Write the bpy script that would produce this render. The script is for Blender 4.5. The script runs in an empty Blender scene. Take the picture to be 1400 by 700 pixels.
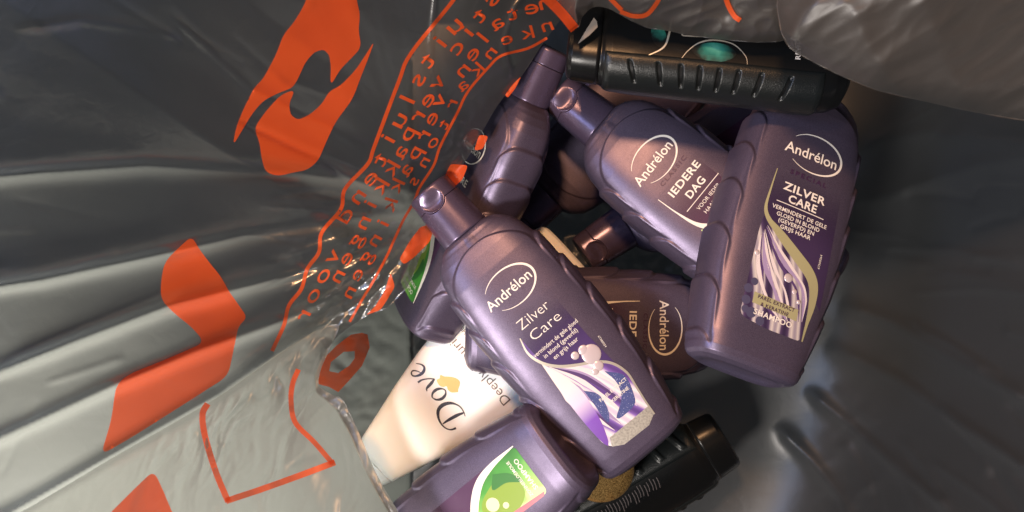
import bpy, bmesh, math, random, os
import numpy as np
from mathutils import Vector, Matrix
from mathutils.geometry import delaunay_2d_cdt

random.seed(3)
SC = bpy.context.scene
COL = SC.collection

# ------------------------------------------------------------------ camera, light, exposure
CAM_Z, FPX = 0.66, 1160.0                       # metres above the bag floor; focal length in photo pixels (1400 wide)
cam = bpy.data.objects.new('camera', bpy.data.cameras.new('camera'))
COL.objects.link(cam)
cam.location = (0, 0, CAM_Z)
cam.data.sensor_width = 36
cam.data.lens = 36 * FPX / 1400
cam.data.clip_start, cam.data.clip_end = 0.01, 50
cam.data.dof.use_dof = True
cam.data.dof.focus_distance = 0.54
cam.data.dof.aperture_fstop = 13
SC.camera = cam

W = bpy.data.worlds.new('World'); SC.world = W
W.use_nodes = True
W.node_tree.nodes['Background'].inputs[0].default_value = (0.75, 0.85, 1.0, 1)
W.node_tree.nodes['Background'].inputs[1].default_value = 0.045

def area(name, loc, target, size, power, color, spread=180):
    l = bpy.data.lights.new(name, 'AREA'); l.shape = 'DISK'; l.size = size; l.energy = power; l.color = color
    l.spread = math.radians(spread)
    o = bpy.data.objects.new(name, l); COL.objects.link(o); o.location = loc
    o.rotation_euler = (Vector(target) - Vector(loc)).to_track_quat('-Z', 'Y').to_euler()
    return o

area('room_lamp', (-0.20, 0.48, 1.22), (0.06, 0.04, 0.1), 0.11, 12.0, (1.0, 0.53, 0.25))       # warm lamp, the shine on the shoulders
area('ceiling_light', (-0.40, -0.44, 1.00), (0.0, -0.05, 0.1), 0.18, 12.0, (1.0, 0.92, 0.85)) # soft warm light from the lower left
area('window_light', (-0.68, 0.10, 0.98), (0.1, 0.02, 0.12), 0.30, 5.0, (0.50, 0.64, 1.0))   # cool daylight from the left
area('film_backlight', (-0.38, -0.34, 0.12), (-0.20, -0.12, 0.27), 0.16, 3.4, (1.0, 0.99, 0.88))  # added lamp outside the bag, stands in for a bright floor behind the film

SC.view_settings.view_transform = 'Standard'
SC.view_settings.look = 'None'
SC.view_settings.exposure = 0.0
SC.view_settings.gamma = 1.0
SC.cycles.max_bounces = 12
SC.cycles.transparent_max_bounces = 16

# ------------------------------------------------------------------ small helpers
def P(px, py, z):
    """the point at height z that the photograph shows at pixel (px, py); works on arrays"""
    d = (CAM_Z - z) / FPX
    return (px - 700) * d, (350 - py) * d, z

def smooth(a, b, x):
    t = np.clip((x - a) / (b - a), 0, 1)
    return t * t * (3 - 2 * t)

def _hash(ix, iy, seed):
    h = (ix.astype(np.int64) * 374761393 + iy.astype(np.int64) * 668265263 + seed * 1442695041) & 0xFFFFFFFF
    h = ((h ^ (h >> 13)) * 1274126177) & 0xFFFFFFFF
    h = h ^ (h >> 16)
    return (h & 0xFFFF) / 65535.0

def noise(x, y, seed=0):
    """gradient noise, about -1..1"""
    x = np.asarray(x, float); y = np.asarray(y, float)
    ix = np.floor(x); iy = np.floor(y); fx = x - ix; fy = y - iy
    u = fx**3 * (fx * (fx * 6 - 15) + 10); v = fy**3 * (fy * (fy * 6 - 15) + 10)
    def g(dx, dy):
        a = _hash(ix + dx, iy + dy, seed) * 2 * np.pi
        return np.cos(a) * (fx - dx) + np.sin(a) * (fy - dy)
    return 1.5 * ((g(0, 0) * (1 - u) + g(1, 0) * u) * (1 - v) + (g(0, 1) * (1 - u) + g(1, 1) * u) * v)

def ridged(x, y, seed=0, octs=3):
    """sharp folds as crumpled film has them, 0..1"""
    r, a, f = 0, 1.0, 1.0
    for k in range(octs):
        r = r + a * (1 - np.abs(noise(x * f, y * f, seed + k)) * 1.6)
        a *= 0.5; f *= 2.1
    return r

def new_mesh(name, V, F, mat=None, parent=None, smooth_faces=True, uv=None, loc=None):
    me = bpy.data.meshes.new(name)
    me.from_pydata([tuple(map(float, v)) for v in V], [], [tuple(int(i) for i in f) for f in F])
    if uv is not None:
        lay = me.uv_layers.new(name='UVMap')
        vi = np.zeros(len(me.loops), dtype=np.int32); me.loops.foreach_get('vertex_index', vi)
        lay.data.foreach_set('uv', np.asarray(uv, dtype=np.float32)[vi].ravel())
    if smooth_faces:
        me.polygons.foreach_set('use_smooth', [True] * len(me.polygons))
    if mat: me.materials.append(mat)
    me.update()
    o = bpy.data.objects.new(name, me); COL.objects.link(o)
    if parent: o.parent = parent
    return o

def thing(name, label, cat, group=None, loc=(0, 0, 0)):
    o = bpy.data.objects.new(name, None); COL.objects.link(o)
    o.empty_display_size = 0.01; o.location = loc
    o['label'] = label; o['category'] = cat
    if group: o['group'] = group
    return o

def grid_faces(nu, nv, wrap=False):
    F = []
    m = nv if wrap else nv - 1
    for i in range(nu - 1):
        for j in range(m):
            a = i * nv + j; b = i * nv + (j + 1) % nv
            F.append((a, b, b + nv, a + nv))
    return F

def catmull(pts, n):
    """n points along a smooth curve through pts, evenly spaced by length"""
    p = np.asarray(pts, float)
    q = np.vstack([2 * p[0] - p[1], p, 2 * p[-1] - p[-2]])
    out = []
    for i in range(1, len(q) - 2):
        t = np.linspace(0, 1, 24, endpoint=False)[:, None]
        a, b, c, d = q[i - 1], q[i], q[i + 1], q[i + 2]
        out.append(0.5 * (2 * b + (c - a) * t + (2 * a - 5 * b + 4 * c - d) * t**2 + (3 * b - a - 3 * c + d) * t**3))
    out = np.vstack(out + [p[-1:]])
    s = np.r_[0, np.cumsum(np.hypot(*np.diff(out, axis=0).T))]
    si = np.linspace(0, s[-1], n)
    return np.c_[np.interp(si, s, out[:, 0]), np.interp(si, s, out[:, 1])]

def fill_poly(outline, step, holes=()):
    """triangulate a 2-D outline with inner points every step, so the sheet can follow a curved surface"""
    def dens(o):
        o = np.asarray(o, float); res = []
        for a, b in zip(o, np.roll(o, -1, axis=0)):
            k = max(1, int(np.hypot(*(b - a)) / step))
            res += [a + (b - a) * i / k for i in range(k)]
        return np.array(res)
    def inside(pts, o):
        c = np.zeros(len(pts), bool); x, y = pts[:, 0], pts[:, 1]
        for a, b in zip(o, np.roll(o, -1, axis=0)):
            if a[1] == b[1]: continue
            k = ((a[1] > y) != (b[1] > y)) & (x < (b[0] - a[0]) * (y - a[1]) / (b[1] - a[1]) + a[0])
            c ^= k
        return c
    loops = [dens(outline)] + [dens(h) for h in holes]
    V = []; E = []
    for lp in loops:
        n0 = len(V); V += list(lp); m = len(lp)
        E += [(n0 + i, n0 + (i + 1) % m) for i in range(m)]
    lo = loops[0].min(0); hi = loops[0].max(0)
    gx, gy = np.meshgrid(np.arange(lo[0] + step / 2, hi[0], step), np.arange(lo[1] + step / 2, hi[1], step))
    g = np.c_[gx.ravel(), gy.ravel()]
    if len(g):
        k = inside(g, loops[0])
        for h in loops[1:]: k &= ~inside(g, h)
        V += list(g[k])
    r = delaunay_2d_cdt([Vector(v) for v in V], E, [], 0, 1e-7)
    vv = np.array([tuple(v) for v in r[0]]); ff = np.array([f for f in r[2]])
    cen = vv[ff].mean(1)
    k = inside(cen, loops[0])
    for h in loops[1:]: k &= ~inside(cen, h)
    return vv, ff[k]

def stroke(pts, width, n=40):
    """a ribbon along pts; width a number or a list of widths along it"""
    c = catmull(pts, n)
    d = np.gradient(c, axis=0); d /= np.hypot(d[:, 0], d[:, 1])[:, None]
    nrm = np.c_[-d[:, 1], d[:, 0]]
    w = np.interp(np.linspace(0, 1, n), np.linspace(0, 1, len(width)), width) if hasattr(width, '__len__') else np.full(n, width)
    w = np.asarray(w)[:, None] / 2
    V = np.empty((2 * n, 2)); V[0::2] = c + nrm * w; V[1::2] = c - nrm * w
    F = [(2 * i, 2 * i + 1, 2 * i + 3, 2 * i + 2) for i in range(n - 1)]
    return V, F

def join2(parts):
    V = []; F = []; n = 0
    for v, f in parts:
        V.append(np.asarray(v)); F += [tuple(int(i) + n for i in q) for q in f]; n += len(v)
    return np.vstack(V), F

def ellipse(cx, cy, rx, ry, n=24, a0=0, a1=2 * math.pi):
    a = np.linspace(a0, a1, n, endpoint=False)
    return np.c_[cx + rx * np.cos(a), cy + ry * np.sin(a)]

# ------------------------------------------------------------------ lettering
_glyphs = {}
def glyphs(s, bold=0.0, spacing=1.0, shear=0.0):
    """flat outline letters: vertices (centred, cap height 1), faces, width"""
    key = (s, bold, spacing, shear)
    if key in _glyphs: return _glyphs[key]
    cu = bpy.data.curves.new('t', 'FONT'); cu.body = s; cu.size = 1.0; cu.resolution_u = 3
    cu.offset = bold; cu.space_character = spacing; cu.shear = shear; cu.fill_mode = 'FRONT'
    o = bpy.data.objects.new('t', cu); COL.objects.link(o)
    dg = bpy.context.evaluated_depsgraph_get()
    me = o.evaluated_get(dg).to_mesh()
    V = np.array([(v.co.x, v.co.y) for v in me.vertices]).reshape(-1, 2)
    F = [tuple(p.vertices) for p in me.polygons]
    o.evaluated_get(dg).to_mesh_clear()
    bpy.data.objects.remove(o); bpy.data.curves.remove(cu)
    cap = 0.682                                    # cap height of Blender's own font
    V = V / cap
    x0, x1 = V[:, 0].min(), V[:, 0].max()
    V[:, 0] -= (x0 + x1) / 2; V[:, 1] -= 0.5
    _glyphs[key] = (V, F, x1 - x0)
    return _glyphs[key]

def text2(s, cx, cy, cap, width=None, rot=0.0, bold=0.0, spacing=1.0, shear=0.0):
    """letters in 2-D: centre, cap height and (optional) total width; y up"""
    V, F, w = glyphs(s, bold, spacing, shear)
    v = V * ((width / w) if width else cap, cap)
    c, sn = math.cos(rot), math.sin(rot)
    return np.c_[cx + v[:, 0] * c - v[:, 1] * sn, cy + v[:, 0] * sn + v[:, 1] * c], F

# ------------------------------------------------------------------ materials
def nodes(name):
    m = bpy.data.materials.new(name); m.use_nodes = True
    nt = m.node_tree
    return m, nt, nt.nodes, nt.links, nt.nodes['Principled BSDF']

def mat_plain(name, col, rough=0.4, metal=0.0, coat=0.0, spec=0.5, sss=0.0):
    m, nt, N, L, b = nodes(name)
    b.inputs['Base Color'].default_value = (*col, 1)
    b.inputs['Roughness'].default_value = rough
    b.inputs['Metallic'].default_value = metal
    b.inputs['Coat Weight'].default_value = coat
    b.inputs['Specular IOR Level'].default_value = spec
    if sss:
        b.inputs['Subsurface Weight'].default_value = sss
        b.inputs['Subsurface Radius'].default_value = (0.012, 0.009, 0.007)
        b.inputs['Subsurface Scale'].default_value = 0.6
    return m

def add_bump(m, scale, strength, dist=0.0003, detail=3):
    nt = m.node_tree; N = nt.nodes; L = nt.links; b = N['Principled BSDF']
    tc = N.new('ShaderNodeTexCoord'); nz = N.new('ShaderNodeTexNoise'); bp = N.new('ShaderNodeBump')
    nz.inputs['Scale'].default_value = scale; nz.inputs['Detail'].default_value = detail
    bp.inputs['Strength'].default_value = strength; bp.inputs['Distance'].default_value = dist
    L.new(tc.outputs['Object'], nz.inputs['Vector']); L.new(nz.outputs['Fac'], bp.inputs['Height']); L.new(bp.outputs['Normal'], b.inputs['Normal'])
    return nz

def mat_pearl(name, c0, c1, rough, metal, grain=2600):
    """pearlescent plastic: fine glitter in the colour and faint moulding relief, slightly uneven gloss"""
    m, nt, N, L, b = nodes(name)
    tc = N.new('ShaderNodeTexCoord')
    fl = N.new('ShaderNodeTexNoise'); fl.inputs['Scale'].default_value = grain; fl.inputs['Detail'].default_value = 1
    big = N.new('ShaderNodeTexNoise'); big.inputs['Scale'].default_value = 38; big.inputs['Detail'].default_value = 4
    for q in (fl, big): L.new(tc.outputs['Object'], q.inputs['Vector'])
    mx = N.new('ShaderNodeMix'); mx.data_type = 'RGBA'
    rp = N.new('ShaderNodeMapRange'); rp.inputs[1].default_value = 0.3; rp.inputs[2].default_value = 0.72
    L.new(fl.outputs['Fac'], rp.inputs[0]); L.new(rp.outputs[0], mx.inputs['Factor'])
    mx.inputs['A'].default_value = (*c0, 1); mx.inputs['B'].default_value = (*c1, 1)
    L.new(mx.outputs['Result'], b.inputs['Base Color'])
    rr = N.new('ShaderNodeMapRange'); rr.inputs[1].default_value = 0.3; rr.inputs[2].default_value = 0.7
    rr.inputs[3].default_value = rough - 0.04; rr.inputs[4].default_value = rough + 0.07
    L.new(big.outputs['Fac'], rr.inputs[0]); L.new(rr.outputs[0], b.inputs['Roughness'])
    b.inputs['Metallic'].default_value = metal
    b.inputs['Specular IOR Level'].default_value = 0.45
    bp = N.new('ShaderNodeBump'); bp.inputs['Strength'].default_value = 0.10; bp.inputs['Distance'].default_value = 0.0002
    L.new(fl.outputs['Fac'], bp.inputs['Height']); L.new(bp.outputs['Normal'], b.inputs['Normal'])
    return m

PURPLE = mat_pearl('purple_pearl_plastic', (0.078, 0.063, 0.104), (0.140, 0.115, 0.178), 0.39, 0.56)
CAPMAT = mat_pearl('purple_cap_plastic', (0.078, 0.058, 0.105), (0.118, 0.090, 0.148), 0.27, 0.50)
GOLD = mat_pearl('gold_glitter_plastic', (0.20, 0.11, 0.035), (0.80, 0.50, 0.18), 0.30, 0.75, 1100)
BLACK = mat_plain('black_satin_plastic', (0.0045, 0.005, 0.0055), 0.30, spec=0.30); add_bump(BLACK, 900, 0.12)
RUBBER = mat_plain('black_textured_grip', (0.007, 0.009, 0.0095), 0.33, spec=0.38); add_bump(RUBBER, 1500, 0.5)
CREAM = mat_plain('cream_plastic', (0.93, 0.91, 0.88), 0.36, sss=0.25); add_bump(CREAM, 60, 0.05)
WHITE_INK = mat_plain('white_ink', (0.78, 0.74, 0.68), 0.4)
VIOLET_INK = mat_plain('dark_violet_ink', (0.045, 0.018, 0.060), 0.4)
NAVY_INK = mat_plain('navy_ink', (0.018, 0.016, 0.035), 0.4)
GREY_INK = mat_plain('grey_ink', (0.10, 0.085, 0.085), 0.45)
GOLD_INK = mat_plain('gold_ink', (0.58, 0.42, 0.16), 0.4, 0.3)
SILVER_INK = mat_plain('silver_foil_ink', (0.72, 0.68, 0.58), 0.3, 0.6)
OLIVE_INK = mat_plain('pale_olive_ink', (0.42, 0.40, 0.22), 0.4, 0.2)
TEAL_INK = mat_plain('teal_ink', (0.02, 0.20, 0.16), 0.35)
PEARLY = mat_plain('pearl_print', (0.58, 0.50, 0.52), 0.28, 0.2, coat=.3)
DUSK = mat_plain('dusky_blue_print', (0.065, 0.06, 0.115), 0.38)
RIB_LIGHT = mat_plain('pale_satin_print', (0.70, 0.63, 0.64), 0.35)
RIB_MID = mat_plain('lavender_satin_print', (0.34, 0.26, 0.44), 0.35)
RIB_DARK = mat_plain('violet_satin_print', (0.085, 0.045, 0.15), 0.35)
RED_INK = mat_plain('red_ink', (0.35, 0.03, 0.03), 0.4)

ORANGE, nt, N, L, b = nodes('orange_bag_ink')
tc = N.new('ShaderNodeTexCoord'); nz = N.new('ShaderNodeTexNoise'); nz.inputs['Scale'].default_value = 55; nz.inputs['Detail'].default_value = 6
mx = N.new('ShaderNodeMix'); mx.data_type = 'RGBA'; mx.inputs['A'].default_value = (0.74, 0.090, 0.016, 1); mx.inputs['B'].default_value = (0.86, 0.125, 0.026, 1)
L.new(tc.outputs['Object'], nz.inputs['Vector']); L.new(nz.outputs['Fac'], mx.inputs['Factor']); L.new(mx.outputs['Result'], b.inputs['Base Color'])
b.inputs['Roughness'].default_value = 0.45
tl = N.new('ShaderNodeBsdfTranslucent'); tl.inputs[0].default_value = (0.85, 0.13, 0.025, 1); mt = N.new('ShaderNodeMixShader'); mt.inputs[0].default_value = 0.38
L.new(b.outputs[0], mt.inputs[1]); L.new(tl.outputs[0], mt.inputs[2])
tr = N.new('ShaderNodeBsdfTransparent'); ms = N.new('ShaderNodeMixShader'); ms.inputs[0].default_value = 0.14
L.new(mt.outputs[0], ms.inputs[1]); L.new(tr.outputs[0], ms.inputs[2]); L.new(ms.outputs[0], N['Material Output'].inputs[0])

def mat_film(name, refl, trans, clear, gloss_rough, bump_scale, bump_strength, gloss=0.10, most=1.0):
    """thin polythene: part clear, part milky (scatters light from both sides), with a soft shine"""
    m, nt, N, L, b = nodes(name); N.remove(b)
    out = N['Material Output']
    tc = N.new('ShaderNodeTexCoord')
    nz = N.new('ShaderNodeTexNoise'); nz.inputs['Scale'].default_value = bump_scale; nz.inputs['Detail'].default_value = 5; nz.inputs['Distortion'].default_value = 0.6
    bp = N.new('ShaderNodeBump'); bp.inputs['Strength'].default_value = bump_strength; bp.inputs['Distance'].default_value = 0.002
    L.new(tc.outputs['Object'], nz.inputs['Vector']); L.new(nz.outputs['Fac'], bp.inputs['Height'])
    df = N.new('ShaderNodeBsdfDiffuse'); df.inputs[0].default_value = (*refl, 1)
    tl = N.new('ShaderNodeBsdfTranslucent'); tl.inputs[0].default_value = (*trans, 1)
    tp = N.new('ShaderNodeBsdfTransparent'); tp.inputs[0].default_value = (0.92, 0.94, 0.95, 1)
    gl = N.new('ShaderNodeBsdfGlossy'); gl.inputs['Roughness'].default_value = gloss_rough; gl.inputs[0].default_value = (0.95, 0.95, 0.95, 1)
    for q in (df, tl, gl): L.new(bp.outputs['Normal'], q.inputs['Normal'])
    m1 = N.new('ShaderNodeMixShader'); m1.inputs[0].default_value = 0.5
    m2 = N.new('ShaderNodeMixShader'); m2.inputs[0].default_value = clear
    m3 = N.new('ShaderNodeMixShader'); 
    fr = N.new('ShaderNodeFresnel'); fr.inputs['IOR'].default_value = 1.5; L.new(bp.outputs['Normal'], fr.inputs['Normal'])
    mm = N.new('ShaderNodeMath'); mm.operation = 'MAXIMUM'; mm.inputs[1].default_value = gloss
    mn = N.new('ShaderNodeMath'); mn.operation = 'MINIMUM'; mn.inputs[1].default_value = most
    L.new(fr.outputs[0], mm.inputs[0]); L.new(mm.outputs[0], mn.inputs[0]); L.new(mn.outputs[0], m3.inputs[0])
    L.new(df.outputs[0], m1.inputs[1]); L.new(tl.outputs[0], m1.inputs[2])
    L.new(m1.outputs[0], m2.inputs[1]); L.new(tp.outputs[0], m2.inputs[2])
    L.new(m2.outputs[0], m3.inputs[1]); L.new(gl.outputs[0], m3.inputs[2])
    L.new(m3.outputs[0], out.inputs[0])
    return m
FILM = mat_film('bag_film', (0.060, 0.060, 0.058), (0.55, 0.55, 0.52), 0.36, 0.24, 95, 0.22)
FILM_DARK = mat_film('bag_film_base', (0.052, 0.055, 0.058), (0.30, 0.31, 0.29), 0.04, 0.38, 55, 0.12, 0.04)
FILM_FOLD = mat_film('bag_film_folded', (0.10, 0.10, 0.097), (0.54, 0.54, 0.51), 0.20, 0.36, 110, 0.12, 0.05)

FILM_MATTE = mat_film('bag_film_mouth', (0.080, 0.073, 0.066), (0.10, 0.095, 0.09), 0.14, 0.42, 60, 0.14, 0.02, 0.10)

def uv_mat(name, build, rough=0.35, metal=0.0):
    """label print driven by its own UV (x, t)"""
    m, nt, N, L, b = nodes(name)
    uv = N.new('ShaderNodeUVMap'); uv.uv_map = 'UVMap'
    b.inputs['Roughness'].default_value = rough; b.inputs['Metallic'].default_value = metal
    build(N, L, b, uv.outputs[0])
    return m

def ramp(N, L, src, stops, interp='LINEAR'):
    r = N.new('ShaderNodeValToRGB'); r.color_ramp.interpolation = interp
    e = r.color_ramp.elements
    while len(e) < len(stops): e.new(0.5)
    for q, (p, c) in zip(e, stops): q.position = p; q.color = (*c, 1)
    L.new(src, r.inputs[0]); return r.outputs[0]

def fade_panel(name, dark, lo, hi):
    """clear sticker whose tint fades in towards the base of the bottle"""
    m, nt, N, L, b = nodes(name)
    uv = N.new('ShaderNodeUVMap'); uv.uv_map = 'UVMap'
    sx = N.new('ShaderNodeSeparateXYZ'); L.new(uv.outputs[0], sx.inputs[0])
    mr = N.new('ShaderNodeMapRange'); mr.interpolation_type = 'SMOOTHSTEP'
    mr.inputs[1].default_value = lo; mr.inputs[2].default_value = hi; L.new(sx.outputs[1], mr.inputs[0])
    b.inputs['Base Color'].default_value = (*dark, 1); b.inputs['Roughness'].default_value = 0.33
    tp = N.new('ShaderNodeBsdfTransparent'); ms = N.new('ShaderNodeMixShader')
    L.new(mr.outputs[0], ms.inputs[0]); L.new(tp.outputs[0], ms.inputs[1]); L.new(b.outputs[0], ms.inputs[2])
    L.new(ms.outputs[0], N['Material Output'].inputs[0])
    return m
PANEL_A = fade_panel('violet_label_tint', (0.060, 0.034, 0.125), 0.47, 0.64)
PANEL_B = fade_panel('deep_violet_label_tint', (0.045, 0.026, 0.075), 0.44, 0.66)
PANEL_C = fade_panel('plum_label_tint', (0.070, 0.026, 0.075), 0.44, 0.66)

def silk(N, L, b, uv, rot, scale, stops, dist):
    mp = N.new('ShaderNodeMapping'); mp.inputs['Rotation'].default_value = (0, 0, rot); mp.inputs['Scale'].default_value = (scale[0] * .55, scale[1] * .55, 1)
    L.new(uv, mp.inputs[0])
    w = N.new('ShaderNodeTexWave'); w.inputs['Scale'].default_value = 1.0; w.inputs['Distortion'].default_value = dist
    w.inputs['Detail'].default_value = 2.5; w.inputs['Detail Scale'].default_value = 0.8; w.inputs['Detail Roughness'].default_value = 0.45
    L.new(mp.outputs[0], w.inputs[0])
    L.new(ramp(N, L, w.outputs['Fac'], stops), b.inputs['Base Color'])
SILK_A = uv_mat('silk_picture_violet', lambda N, L, b, uv: silk(N, L, b, uv, 0.62, (9, 4, 1),
    [(0.0, (0.10, 0.05, 0.22)), (0.22, (0.22, 0.12, 0.42)), (0.5, (0.62, 0.54, 0.66)), (0.8, (0.80, 0.74, 0.74)), (1.0, (0.55, 0.48, 0.62))], 3.5))
SILK_B = uv_mat('silk_picture_grey', lambda N, L, b, uv: silk(N, L, b, uv, 0.5, (11, 5, 1),
    [(0.0, (0.035, 0.022, 0.06)), (0.3, (0.08, 0.05, 0.12)), (0.5, (0.38, 0.34, 0.38)), (0.8, (0.58, 0.53, 0.50)), (1.0, (0.30, 0.26, 0.32))], 5))
def _navy(N, L, b, uv):
    v = N.new('ShaderNodeTexVoronoi'); v.inputs['Scale'].default_value = 190; L.new(uv, v.inputs[0])
    L.new(ramp(N, L, v.outputs['Distance'], [(0.0, (0.55, 0.58, 0.75)), (0.16, (0.25, 0.27, 0.5)), (0.3, (0.055, 0.07, 0.20)), (1.0, (0.08, 0.10, 0.27))]), b.inputs['Base Color'])
STARRY = uv_mat('speckled_blue_print', _navy)
def _petal(N, L, b, uv):
    sx = N.new('ShaderNodeSeparateXYZ'); L.new(uv, sx.inputs[0])
    mr = N.new('ShaderNodeMapRange'); mr.inputs[1].default_value = 0.68; mr.inputs[2].default_value = 0.90; L.new(sx.outputs[1], mr.inputs[0])
    L.new(ramp(N, L, mr.outputs[0], [(0.0, (0.78, 0.70, 0.66)), (0.35, (0.66, 0.56, 0.72)), (0.62, (0.20, 0.08, 0.45)), (1.0, (0.16, 0.06, 0.36))]), b.inputs['Base Color'])
PETAL = uv_mat('white_to_violet_petal_print', _petal)
def _foil(N, L, b, uv):
    n = N.new('ShaderNodeTexNoise'); n.inputs['Scale'].default_value = 160; n.inputs['Detail'].default_value = 4; L.new(uv, n.inputs[0])
    L.new(ramp(N, L, n.outputs['Fac'], [(0.3, (0.42, 0.40, 0.36)), (0.6, (0.66, 0.64, 0.56))]), b.inputs['Base Color'])
    bp = N.new('ShaderNodeBump'); bp.inputs['Strength'].default_value = 0.25; bp.inputs['Distance'].default_value = 0.0005
    L.new(n.outputs['Fac'], bp.inputs['Height']); L.new(bp.outputs[0], b.inputs['Normal'])
FOIL = uv_mat('silver_foil', _foil, 0.3, 0.5)
def _green(N, L, b, uv):
    sx = N.new('ShaderNodeSeparateXYZ'); L.new(uv, sx.inputs[0])
    mp = N.new('ShaderNodeMath'); mp.operation = 'MULTIPLY_ADD'; mp.inputs[1].default_value = -5.0; mp.inputs[2].default_value = 0.5
    L.new(sx.outputs[0], mp.inputs[0])
    nz = N.new('ShaderNodeTexNoise'); nz.inputs['Scale'].default_value = 14; L.new(uv, nz.inputs[0])
    ad = N.new('ShaderNodeMath'); ad.operation = 'MULTIPLY_ADD'; ad.inputs[1].default_value = 0.5; L.new(nz.outputs['Fac'], ad.inputs[0]); L.new(mp.outputs[0], ad.inputs[2])
    L.new(ramp(N, L, ad.outputs[0], [(0.25, (0.025, 0.14, 0.025)), (0.6, (0.06, 0.30, 0.04)), (0.95, (0.34, 0.60, 0.14)), (1.2, (0.6, 0.75, 0.3))]), b.inputs['Base Color'])
GREEN = uv_mat('green_leaf_print', _green)
LIME = mat_plain('lime_print', (0.22, 0.34, 0.04), 0.35)
LIME_LIGHT = mat_plain('pale_lime_print', (0.70, 0.72, 0.42), 0.35)
LEAF = mat_plain('dark_leaf_print', (0.03, 0.17, 0.03), 0.35)
PINK = mat_plain('pink_print', (0.50, 0.16, 0.20), 0.35)

# ------------------------------------------------------------------ purple shampoo bottle: local x = right, y = towards the cap, z = front
LB = 0.216                                            # bottle length; t runs 0 (cap end) .. 1 (base), in bottle lengths
PE = 3.2                                              # squareness of the cross-section
_T = [.172, .176, .185, .20, .222, .25, .30, .36, .45, .55, .65, .75, .85, .93, .968, .985, .994, 1.0]
_HW = [.078, .088, .107, .128, .145, .156, .167, .176, .185, .190, .192, .187, .176, .164, .157, .150, .142, .128]
_HD = [.058, .062, .069, .076, .083, .089, .095, .098, .100, .100, .100, .100, .099, .097, .094, .089, .082, .070]
def hw(t): return np.interp(t, _T, _HW)
def hd(t): return np.interp(t, _T, _HD)
def front(x, t, side=1):
    """height of the front face above the bottle's mid-plane (bottle lengths)"""
    return side * hd(t) * np.power(np.clip(1 - np.abs(x / hw(t))**PE, 0, 1), 1 / PE)

PETALS = [.292, .392, .505, .638, .785, .930, 1.08]
def body_mesh():
    nt, na = 300, 224
    t = np.unique(np.r_[np.linspace(.172, .25, 50), np.linspace(.25, .96, 200), np.linspace(.96, 1.0, 40)])
    nt = len(t)
    th = np.linspace(0, 2 * np.pi, na, endpoint=False)
    Tt, Th = np.meshgrid(t, th, indexing='ij')
    c, s = np.cos(Th), np.sin(Th)
    hwT, hdT = hw(Tt), hd(Tt)
    x = hwT * np.sign(c) * np.abs(c)**(2 / PE); z = hdT * np.sign(s) * np.abs(s)**(2 / PE)
    nx = np.sign(c) * np.abs(c)**(2 - 2 / PE) / hwT; nz = np.sign(s) * np.abs(s)**(2 - 2 / PE) / hdT
    ln = np.hypot(nx, nz) + 1e-9; nx, nz = nx / ln, nz / ln
    # front plate: its outline closes in an arc over the shoulder
    arc = np.sqrt(np.clip(1 - np.clip((.305 - Tt) / .090, 0, 1)**2, 0.0004, 1))
    xp = 0.80 * hwT * arc
    f = np.abs(x) / xp
    endfade = smooth(.172, .20, Tt) * (1 - smooth(.955, .985, Tt))
    step = smooth(1.0, 1.10, f) * 0.0058 * endfade
    # leaf-shaped scallops down both flanks
    ang = np.abs(np.arcsin(np.clip(np.abs(s), 0, 1)))           # 0 at the flank's middle, pi/2 on the front
    q = np.clip(1 - ang / math.radians(45.5), 0, 1)             # 0 at the plate's edge, 1 at the middle
    lag = .080 * (1 - np.sqrt(np.clip(1 - (1 - q)**2.4, 0, 1)))
    h = np.zeros_like(Tt)
    for i in range(len(PETALS) - 1):
        e0 = PETALS[i] + lag; e1 = PETALS[i + 1] + lag
        k = (Tt - e0) / (PETALS[i + 1] - PETALS[i])
        rise = smooth(-.02, .10, k); fall = 1 - np.clip(k, 0, 1.1)**1.3 * .92
        h = np.maximum(h, rise * np.clip(fall, 0, 1) * (k < 1.1))
    flank = smooth(0.0, .14, q)
    disp = -step + h * 0.0098 * flank * endfade * (1 - smooth(.93, .965, Tt) * .6)
    x = x + nx * disp; z = z + nz * disp
    V = np.c_[(x * LB).ravel(), ((1 - Tt) * LB).ravel(), (z * LB).ravel()]
    F = grid_faces(nt, na, True)
    # neck end and slightly hollow base
    top0 = len(V); V = np.vstack([V, [[0, (1 - .172) * LB, 0]]])
    F += [(top0, (j + 1) % na, j) for j in range(na)]
    last = (nt - 1) * na
    rows = [last]
    for k, (sc_, dy) in enumerate([(.90, -.0010), (.82, .0010), (.60, .0022)]):
        n0 = len(V)
        ring = V[last:last + na].copy(); ring[:, 0] *= sc_; ring[:, 2] *= sc_; ring[:, 1] = dy
        V = np.vstack([V, ring])
        a = rows[-1]
        F += [(a + j, a + (j + 1) % na, n0 + (j + 1) % na, n0 + j) for j in range(na)]
        rows.append(n0)
    c0 = len(V); V = np.vstack([V, [[0, .0024, 0]]])
    F += [(rows[-1] + j, rows[-1] + (j + 1) % na, c0) for j in range(na)]
    return V, [f[::-1] for f in F]

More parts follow.
